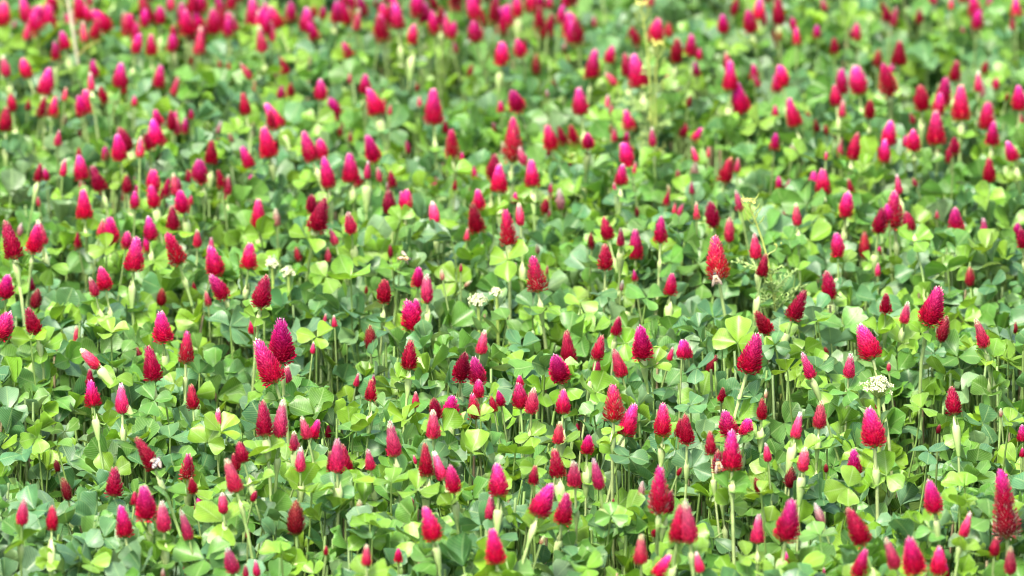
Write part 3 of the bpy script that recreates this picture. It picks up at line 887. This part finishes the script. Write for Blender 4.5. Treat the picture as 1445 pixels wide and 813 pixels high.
for h in single:
    foot = h['foot']
    root = bpy.data.objects.new("clover_plant", None)
    root.empty_display_size = .02
    COL.objects.link(root)
    root.location = foot
    root['label'] = h['label']
    root['category'] = 'clover'
    root['group'] = 'crimson clover flowers in the field'
    pts, rad = flower_stem(h)
    V, q = tube(pts - foot, rad, 6)
    st = link("stem", mk_mesh("stem", V, q, mat=M_STEM_O), root)
    g = rng.uniform(.85, 1.25)
    pale = rng.uniform(0, 1.0)
    st.color = (float((.17 + .12 * pale) * g), float((.27 + .08 * pale) * g), float((.07 + .07 * pale) * g), 1)
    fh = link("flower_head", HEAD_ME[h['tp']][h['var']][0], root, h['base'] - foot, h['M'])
    ct = link("closed_tip", HEAD_ME[h['tp']][h['var']][1], fh)
    fh.color = ct.color = (*head_tint(), 1)
    # sheath and one or two leaves on the stem below the head
    L0 = sum(np.linalg.norm(np.diff(pts, axis=0), axis=1))
    bare = h is find(1010, 364)
    for w in range(1 if (rng.uniform() < .7 or bare) else 2):
        s = (rng.uniform(.012, .034) if w == 0 else rng.uniform(.05, .09)) + (.055 if bare else 0)
        t = 1 - s / L0
        P = bezier(h['curve'], 101)
        i = int(np.clip(t * 100, 3, 97))
        p, d = P[i], norm(P[i + 2] - P[i - 2])
        shs = rng.uniform(.7, 1.05)
        sh = link("sheath", SHEATHS[int(rng.integers(3))], root, p - d * .012 * shs - foot, frame(d) @ rotz(rng.uniform(0, 6.28)) * shs)
        kind = random.choices('YGB', (.62, .25, .13))[0]
        Lf = float(np.clip(rng.normal(.0155, .003), .009, .021))
        rt = leaf_rot(22, 26)
        q0 = p + d * .003
        for tries in range(10):               # a leaf grows where it finds room, not across a neighbour's flower
            az = rng.uniform(0, 2 * math.pi)
            off = np.array([math.cos(az), math.sin(az), 0]) * rng.uniform(.003, .012)
            lp = q0 + off + np.array([0, 0, rng.uniform(-.004, .004)])
            cx, cy, cdp = project(lp)
            pr = Lf * FPX / cdp * .8
            if not any(abs(cx - hx) < hs * .25 + pr and abs(cy - hy) < hs * .45 + pr * .5 and cdp < hd + .004 for hx, hy, hs, hd in hp[:400] if abs(hy - cy) < 90):
                break
        else:
            Lf *= .62
        V, q = tube(bezier([q0 - foot, q0 + off * .4 - foot, lp - foot - rt[:, 2] * .003, lp - foot], 4), .0008, 4)
        lf = link("leaf", mk_mesh("leaf", V, q, mat=M_STEM_O), root)
        lf.color = STALK_COL
        c = leaf_color(kind)
        k = int(rng.integers(0, 24))
        for j in range(3):
            o = link("leaflet", LEAFLET_ME[k][j], lf, lp - foot, rt * Lf)
            o.color = (*[float(v) for v in np.clip(c * rng.uniform(.92, 1.08), 0, 1)], 1)

# the remaining flowers: one mass of heads and stems
def flower_mass(name, items, lo, label):
    pile = Pile()
    for h in items:
        src = HEADS_LO[h['tp']][h['var'] % 2] if lo else (HEADS_MD[h['tp']][h['var'] % 5] if h['dep'] > 6.85 else HEADS[h['tp']][h['var']])
        tint = np.array(head_tint())
        for b in src:
            if not b.V:
                continue
            V = np.concatenate(b.V) @ h['M'].T + h['base']
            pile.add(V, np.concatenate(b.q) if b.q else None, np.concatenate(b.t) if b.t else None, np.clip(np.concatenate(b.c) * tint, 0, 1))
        pts, rad = flower_stem(h, 6)
        V, q = tube(pts, rad, 4)
        pile.add(V, q, None, np.array([.20, .29, .09]) * rng.uniform(.8, 1.2))
    o = link(name, pile.mesh(name, M_PETAL, smooth=False))
    o["kind"] = "stuff"
    o["label"] = label
    o["category"] = "flowers"
for _ in range(85):                           # the far flowers close up into a band
    X = random.uniform(-10, 1460) if random.random() < .3 else random.uniform(-10, 820)
    h = dict(X=X, Y=random.uniform(-26, 48) + (14 if X < 300 else 0) * random.random(), hp=random.uniform(26, 42), tp=random.choices('MRP', (.6, .25, .15))[0], lean=random.gauss(-4, 10))
    setup_head(h)
    rest.append(h)
for _ in range(130):
    g = random.choice([h for h in heads if h['Y'] < 300])
    h = dict(X=g['X'] + random.gauss(0, 34), Y=min(330, g['Y'] + random.gauss(0, 16)), hp=random.uniform(16, 33), tp=random.choices('MRPDW', (.3, .25, .25, .1, .1))[0], lean=random.gauss(-4, 10))
    setup_head(h)
    rest.append(h)
flower_mass("small_clover_flowers", rest, False, "many smaller crimson clover heads scattered among the leaves")
outer_h = []
ex, ey = scatter(-1.25, 1.25, 5.0, 10.6, 130)
qx, qy, qd = project(np.stack([ex, ey, np.full(len(ex), .31)], -1))
for x, y, a, b in zip(ex, ey, qx, qy):
    if -25 < a < 1470 and -25 < b < 845:
        continue
    h = dict(X=a, Y=b, hp=random.uniform(26, 48), tp=random.choices('MRTPDW', (.42, .2, .05, .2, .08, .05))[0], lean=random.gauss(-3, 9))
    setup_head(h)
    h['hp'] = 30
    outer_h.append(h)
flower_mass("outer_clover_flowers", outer_h, True, "crimson clover heads carrying the field on beyond the flowers in view")

# ------------------------------------------------------------------ weeds
def thing(name, loc, label, cat, group=None):
    o = bpy.data.objects.new(name, None)
    o.empty_display_size = .02
    COL.objects.link(o)
    o.location = [float(v) for v in loc]
    o['label'] = label
    o['category'] = cat
    if group:
        o['group'] = group
    return o

def blade(ln, wd, fold=.3, curl=.2, n=6):
    t = np.linspace(0, 1, n)
    w = wd * np.sin(np.clip(t * .93 + .07, 0, 1) * math.pi) ** .8 + .0003
    V, U = [], []
    for i in range(n):
        for u in (-1, 0, 1):
            V.append((u * w[i] * .5, t[i] * ln, abs(u) * w[i] * fold + curl * ln * t[i] ** 2))
            U.append((u, t[i], 0))
    q = [(i * 3 + j, i * 3 + j + 1, (i + 1) * 3 + j + 1, (i + 1) * 3 + j) for i in range(n - 1) for j in range(2)]
    return np.array(V), np.array(q), np.array(U)

def small_flower(pile, c, n, r, col, mid, petals=4):
    F = frame(n) @ rotz(rng.uniform(0, 6.28))
    for k in range(petals):
        a = k * 2 * math.pi / petals
        P = np.array([[0, 0, 0], [math.cos(a - .55) * .75, math.sin(a - .55) * .75, .18], [math.cos(a), math.sin(a), .22], [math.cos(a + .55) * .75, math.sin(a + .55) * .75, .18]]) * r
        pile.add(P @ F.T + c, [(0, 1, 2, 3)], None, np.asarray(col) * rng.uniform(.9, 1.08))
    P = np.array([[.25, 0, .1], [-.12, .22, .1], [-.12, -.22, .1], [0, 0, .4]]) * r
    pile.add(P @ F.T + c, None, [(0, 1, 3), (1, 2, 3), (2, 0, 3)], mid)

def white_weed(X, Y, z, wpx, lab, nleaf, nfl):
    """leafy weed with a domed cluster of tiny white flowers; X, Y is the middle of the cluster"""
    c, dep = at_z(X, Y, z)
    w = wpx / FPX * dep * .5
    foot = np.array([c[0] + rng.normal(0.006, .006), c[1] + .01, -.02])
    root = thing("white_flowered_weed", foot, lab, "weed", "white flowered weeds")
    cv = [foot, foot + np.array([0, 0, .1]), c - np.array([-.003, 0, .08]), c - np.array([0, 0, w * .6])]
    V, q = tube(bezier(cv, 10) - foot, np.linspace(.0024, .0015, 10), 6)
    link("stem", mk_mesh("stem", V, q, mat=M_STEM_O), root).color = (.27, .38, .08, 1)
    fl, sk = Pile(), Pile()
    top = c - np.array([0, 0, w * .9])
    for i in range(nfl):
        rr = math.sqrt((i + .5) / nfl)
        a = i * 2.39996
        d = np.array([rr * math.cos(a), rr * math.sin(a), 0])
        p = c + d * w * rng.uniform(.6, 1.3) + np.array([0, 0, w * (.75 * math.sqrt(max(0, 1 - rr * rr * .95)) - .35) + rng.normal(0, w * .13)])
        n = norm(d * 1.3 + np.array([0, -.35, .8]) + rng.normal(0, .3, 3))
        small_flower(fl, p - foot, n, .0023, (.46, .49, .29), (.28, .40, .08))
        V, q = tube(bezier([top - foot, top - foot + d * w * .2 + [0, 0, w * .3], p - foot - n * .004, p - foot], 4), .0004, 3)
        sk.add(V, q, None, (.34, .46, .12))
    fc = link("flower_cluster", fl.mesh("flower_cluster", M_PETAL, smooth=False), root)
    link("flower_stalks", sk.mesh("flower_stalks", M_STEM_A), fc)
    P = bezier(cv, 101)
    for i in range(nleaf):
        s = int(100 - 5 - i * (50 / nleaf))
        a = i * 2.4 + rng.normal(0, .3)
        V, q, U = blade(rng.uniform(.028, .040) * (.65 if i < 3 else 1), rng.uniform(.008, .011), .35, rng.uniform(-.25, .15))
        el = R(rng.uniform(35, 58))
        M = rotz(a) @ rotx(el)
        o = link("leaf", mk_mesh("leaf", V, q, luv=U, mat=M_LEAF_O), root, P[s] - foot, M)
        c_ = np.array([.15, .27, .085]) * rng.uniform(.85, 1.2)
        o.color = (*[float(v) for v in c_], 1)
    # small bracts round the cluster
    for i in range(4):
        a = i * 1.57 + .4
        V, q, U = blade(.012, .0028, .3, .1)
        o = link("bract", mk_mesh("bract", V, q, luv=U, mat=M_LEAF_O), root, top - foot, rotz(a) @ rotx(R(38)))
        o.color = (.20, .32, .06, 1)

white_weed(1240, 545, .315, 44, "tall leafy weed with broad dome of tiny white flowers above a magenta head", 16, 60)
white_weed(675, 424, .302, 26, "short weed with small white flower cluster and narrow grey green leaves", 10, 30)
white_weed(701, 412, .300, 17, "little weed with tiny white flower cluster next to a larger white cluster", 6, 16)
white_weed(384, 371, .300, 22, "short weed with white flower cluster above a leaning crimson clover head", 7, 24)
white_weed(407, 383, .298, 20, "short weed with flat white flower cluster near a smaller twin cluster", 6, 22)

def feather_leaf(ln):
    """finely divided leaf: thin rachis with pairs of forked thread-like segments"""
    pile = Pile()
    pts = bezier([(0, 0, 0), (0, ln * .35, ln * .06), (0, ln * .7, ln * .04), (0, ln, -ln * .08)], 8)
    V, q = tube(pts, np.linspace(.0008, .0004, 8), 3)
    pile.add(V, q)
    for i in range(1, 8):
        for sd in (-1, 1):
            l2 = ln * .34 * (1 - i / 9)
            a = pts[i] * 1.0
            e = a + np.array([sd * l2, l2 * .7, rng.normal(0, l2 * .3)])
            V, q = tube(np.array([a, (a + e) / 2 + [0, 0, l2 * .08], e]), [.0006, .0007, .0003], 3)
            pile.add(V, q)
            for f in (.45, .75):
                b = a * (1 - f) + e * f
                e2 = b + np.array([sd * l2 * .1, l2 * .4, rng.normal(0, l2 * .15)])
                e3 = b + np.array([sd * l2 * .42, -l2 * .05, rng.normal(0, l2 * .15)])
                for ee in (e2, e3):
                    V, q = tube(np.array([b, ee]), [.0006, .0003], 3)
                    pile.add(V, q)
    return pile.mesh("leaf", M_STEM_O)
FEATHERS = [feather_leaf(.028), feather_leaf(.022), feather_leaf(.033)]

def yellow_weed(pts_px, z_top, lab, nleaf=16, fl=10, bud=14):
    """thin weed with feathery leaves; pts_px from the top of the stem downwards at one distance"""
    top, dep = at_z(*pts_px[0], z_top)
    P = []
    for X, Y in pts_px:
        d = ray(X, Y)
        P.append(CAM + d * ((top[1] - CAM[1]) / d[1]))
    P = P[::-1]
    foot = np.array([P[0][0] + .006, P[0][1], -.02])
    ctr = np.array([foot] + P)
    t = np.concatenate([[0], np.cumsum(np.linalg.norm(np.diff(ctr, axis=0), axis=1))])
    ts = np.linspace(0, t[-1], 24)
    pts = np.stack([np.interp(ts, t, ctr[:, i]) for i in range(3)], -1)
    for _ in range(3):
        pts[1:-1] = (pts[:-2] + 2 * pts[1:-1] + pts[2:]) / 4
    root = thing("feathery_weed", foot, lab, "weed", "feathery yellow weeds")
    V, q = tube(pts - foot, np.linspace(.0021, .0009, 24), 6)
    link("stem", mk_mesh("stem", V, q, mat=M_STEM_O), root).color = (.30, .36, .08, 1)
    fp = Pile()
    tp = pts[-1]
    for i in range(fl):
        a = i * 2.4
        d = np.array([math.cos(a), math.sin(a), 0]) * 0.0062 * math.sqrt((i + .5) / fl)
        small_flower(fp, tp + d - foot + [0, 0, .002 + rng.uniform(0, .003)], norm(d * 120 + np.array([0, -.3, 1])), .0022, (.50, .47, .12), (.42, .42, .08))
    link("flower_cluster", fp.mesh("flower_cluster", M_PETAL, smooth=False), root)
    bp = Pile()
    for i in range(bud):                      # slender pods and pedicels under the flowers
        s = pts[-1] * (1 - i / bud * .22) + pts[-7] * (i / bud * .22)
        a = i * 2.4
        e = s + np.array([math.cos(a) * .007, math.sin(a) * .007, .006])
        V, q = tube(np.array([s, (s + e) / 2 - [0, 0, .001], e, e + [math.cos(a) * .002, 0, .004]]) - foot, [.0003, .0003, .0006, .0002], 4)
        bp.add(V, q, None, (.30, .38, .08))
    link("seed_pods", bp.mesh("seed_pods", M_STEM_A), root)
    for i in range(6):                        # thin side branches ending in buds
        f = .62 + .05 * i
        s = pts[int(f * 23)]
        a = i * 2.4 + .6
        e = s + np.array([math.cos(a) * .009, math.sin(a) * .009, .016 - i * .001])
        V, q = tube(bezier([s - foot, s - foot + [0, 0, .006], e - foot - [0, 0, .008], e - foot], 6), np.linspace(.0008, .0004, 6), 4)
        br = link("branch", mk_mesh("branch", V, q, mat=M_STEM_O), root)
        br.color = (.30, .38, .10, 1)
        bb = Pile()
        for j in range(6):
            c0 = e - foot + rng.normal(0, .0016, 3)
            V, q = tube(np.array([c0 - [0, 0, .0012], c0, c0 + [0, 0, .0012]]), [.0003, .0008, .0002], 4)
            bb.add(V, q, None, (.36, .42, .10))
        link("buds", bb.mesh("buds", M_STEM_A), br)
    for i in range(nleaf):
        f = .30 + .58 * i / nleaf
        s = pts[int(f * 23)]
        a = i * 2.4 + rng.normal(0, .3)
        o = link("leaf", FEATHERS[i % 3], root, s - foot, rotz(a) @ rotx(R(rng.uniform(15, 50))) * rng.uniform(.9, 1.3))
        o.color = (.26, .38, .11, 1)

yellow_weed([(1057, 288), (1066, 312), (1080, 345), (1089, 380), (1091, 415), (1095, 455), (1102, 492)], .372, "feathery thin weed tipped with yellow flowers, beside tall streaked clover head", 26)
yellow_weed([(905, 8), (908, 30), (912, 60), (918, 100)], .40, "thin feathery weed with pale yellow flowers at the top, out of focus", 14, 9)
yellow_weed([(928, 64), (926, 80), (924, 110)], .36, "short thin weed with pale yellow flower tuft near dark crimson heads", 10, 8)

# pale dry stalk far back
def dry_stalk():
    p0 = at_z(108, 58, .31)[0]
    d = ray(94, -6)
    p1 = CAM + d * ((p0[1] - CAM[1]) / d[1])
    foot = np.array([p0[0] + .03, p0[1], -.02])
    root = thing("dry_stalk", foot, "pale dry cream coloured plant stalk rising above blurred magenta heads", "stalk")
    V, q = tube(bezier([foot, foot + np.array([-.01, 0, .15]), p0, p1], 12) - foot, np.linspace(.0024, .0017, 12), 6)
    link("stem", mk_mesh("stem", V, q, mat=M_STEM_O), root).color = (.44, .42, .28, 1)
    P = bezier([foot, foot + np.array([-.01, 0, .15]), p0, p1], 12)
    for i, (k, a) in enumerate(((5, .8), (8, 4.0), (10, 2.0))):
        V, q, U = blade(.045, .006, .3, -.3)
        o = link("leaf", mk_mesh("leaf", V, q, luv=U, mat=M_LEAF_O), root, P[k] - foot, rotz(a) @ rotx(R(50)))
        o.color = (.42, .40, .20, 1)
dry_stalk()

# ------------------------------------------------------------------ bees
def bee_meshes(stripe_a, stripe_b, fuzz):
    """body along +y (head at +y), back towards +z; 13 mm long"""
    prof = [(-6.6, .05), (-6.2, .9), (-5.2, 1.65), (-4.2, 2.05), (-3.1, 2.2), (-2.0, 2.1), (-1.1, 1.6), (-.6, 1.0), (-.1, 1.4), (.6, 2.05), (1.6, 2.3), (2.6, 2.0), (3.2, 1.2), (3.5, .95), (3.9, 1.35), (4.6, 1.5), (5.3, 1.1), (5.7, .05)]
    s = 10
    V, C = [], []
    for i, (y, r) in enumerate(prof):
        a = np.arange(s) * 2 * math.pi / s
        drop = -.5 * max(0, -y - 2) * .35
        V.append(np.stack([r * np.cos(a), np.full(s, y), r * .92 * np.sin(a) + drop], -1) * .001)
        if y < -.8:
            c = stripe_a if i % 2 else stripe_b
        elif y < 3.3:
            c = fuzz
        else:
            c = (.05, .04, .035)
        C.append(np.tile(c, (s, 1)))
    V, C = np.concatenate(V), np.concatenate(C)
    q = [(i * s + j, i * s + (j + 1) % s, (i + 1) * s + (j + 1) % s, (i + 1) * s + j) for i in range(len(prof) - 1) for j in range(s)]
    return mk_mesh("body", V, q, col=C, mat=M_INSECT)

def wing_mesh(ln, wd):
    n = 10
    a = np.arange(n) * 2 * math.pi / n
    x = wd * .5 * np.sin(a)
    y = ln * .5 * (1 - np.cos(a))
    x = x * (.55 + .45 * y / ln)
    z = .0003 * np.sin(a * 2)
    top = np.stack([x, -y, z + .00004], -1)
    bot = np.stack([x, -y, z - .00004], -1)
    V = np.concatenate([top, bot, [[0, -ln * .5, .0002], [0, -ln * .5, .0001]]])
    t = [(j, (j + 1) % n, 2 * n) for j in range(n)] + [(n + (j + 1) % n, n + j, 2 * n + 1) for j in range(n)]
    q = [(j, n + j, n + (j + 1) % n, (j + 1) % n) for j in range(n)]
    return mk_mesh("wing", V, q, t, mat=M_WING)
WINGS = [wing_mesh(.0088, .0030), wing_mesh(.0062, .0024)]

def bee(X, Y, depth_h, off, fwd, back, lab, colors, spread, scale=1.0, z=None):
    """on the surface of head depth_h (or free at height z); fwd = direction of the head, back = direction of its back"""
    if depth_h is not None:
        d = ray(X, Y)
        dep = depth_h['dep'] - off
        p = CAM + d * dep
    else:
        p = at_z(X, Y, z)[0]
    y = norm(fwd)
    zz = norm(np.asarray(back, float) - y * (y @ np.asarray(back, float)))
    M = np.stack([np.cross(y, zz), y, zz], axis=1) * scale
    root = bpy.data.objects.new("bee", None)
    root.empty_display_size = .01
    COL.objects.link(root)
    M4 = Matrix([[float(v) for v in r] for r in M]).to_4x4()
    M4.translation = Vector([float(v) for v in p])
    root.matrix_world = M4
    root['label'] = lab
    root['category'] = 'bee'
    root['group'] = 'bees on the clover'
    link("body", bee_meshes(*colors), root)
    for sd in (-1, 1):
        for w, (yy, an) in zip(WINGS, ((.0022, spread), (.0012, spread * .7))):
            a = R(an) * sd
            Mw = rotz(a) @ rotx(R(-12))
            link("wing", w, root, (sd * .0014, yy, .0019), Mw)
        for yy, dy in ((2.2, .0020), (1.2, .0002), (.4, -.0028)):
            V, q = tube(np.array([[sd * .0013, yy * .001, -.0012], [sd * .0034, yy * .001 + dy * .5, -.0006], [sd * .0040, yy * .001 + dy, -.0034]]), [.0004, .00035, .0002], 4)
            link("leg", mk_mesh("leg", V, q, col=np.tile((.06, .04, .03), (len(V), 1)), mat=M_INSECT), root)
        a = np.array([[sd * .0005, .0055, .0006], [sd * .0014, .0072, .0012], [sd * .0022, .0084, .0002]])
        V, q = tube(a, .00018, 3)
        link("antenna", mk_mesh("antenna", V, q, col=np.tile((.03, .02, .02), (len(V), 1)), mat=M_INSECT), root)

gold = ((.42, .24, .06), (.05, .03, .02), (.45, .30, .13))
grey = ((.40, .36, .32), (.05, .045, .045), (.50, .47, .42))
tawny = ((.45, .24, .08), (.20, .10, .04), (.50, .30, .12))
bee(1010, 393, find(1010, 364), .012, (-.2, -.1, 1), (.1, -1, -.1), "bee clinging to base of tall streaked clover head on bare stem", ((.36, .26, .16), (.05, .03, .02), (.48, .34, .18)), 20)
bee(221, 652, find(207, 639), .011, (.25, .5, .35), (.3, -.7, .5), "grey bee feeding on leaning deep crimson clover head", grey, 25)
bee(571, 365, None, 0, (1, -.15, -.12), (0, -.25, 1), "tawny bee hovering over a yellow green leaf", tawny, 40, 1.0, .325)
bee(1014, 657, find(1014, 652), .012, (-.15, .1, 1), (.1, -1, .1), "golden striped bee on crimson head behind a larger magenta head", gold, 15)
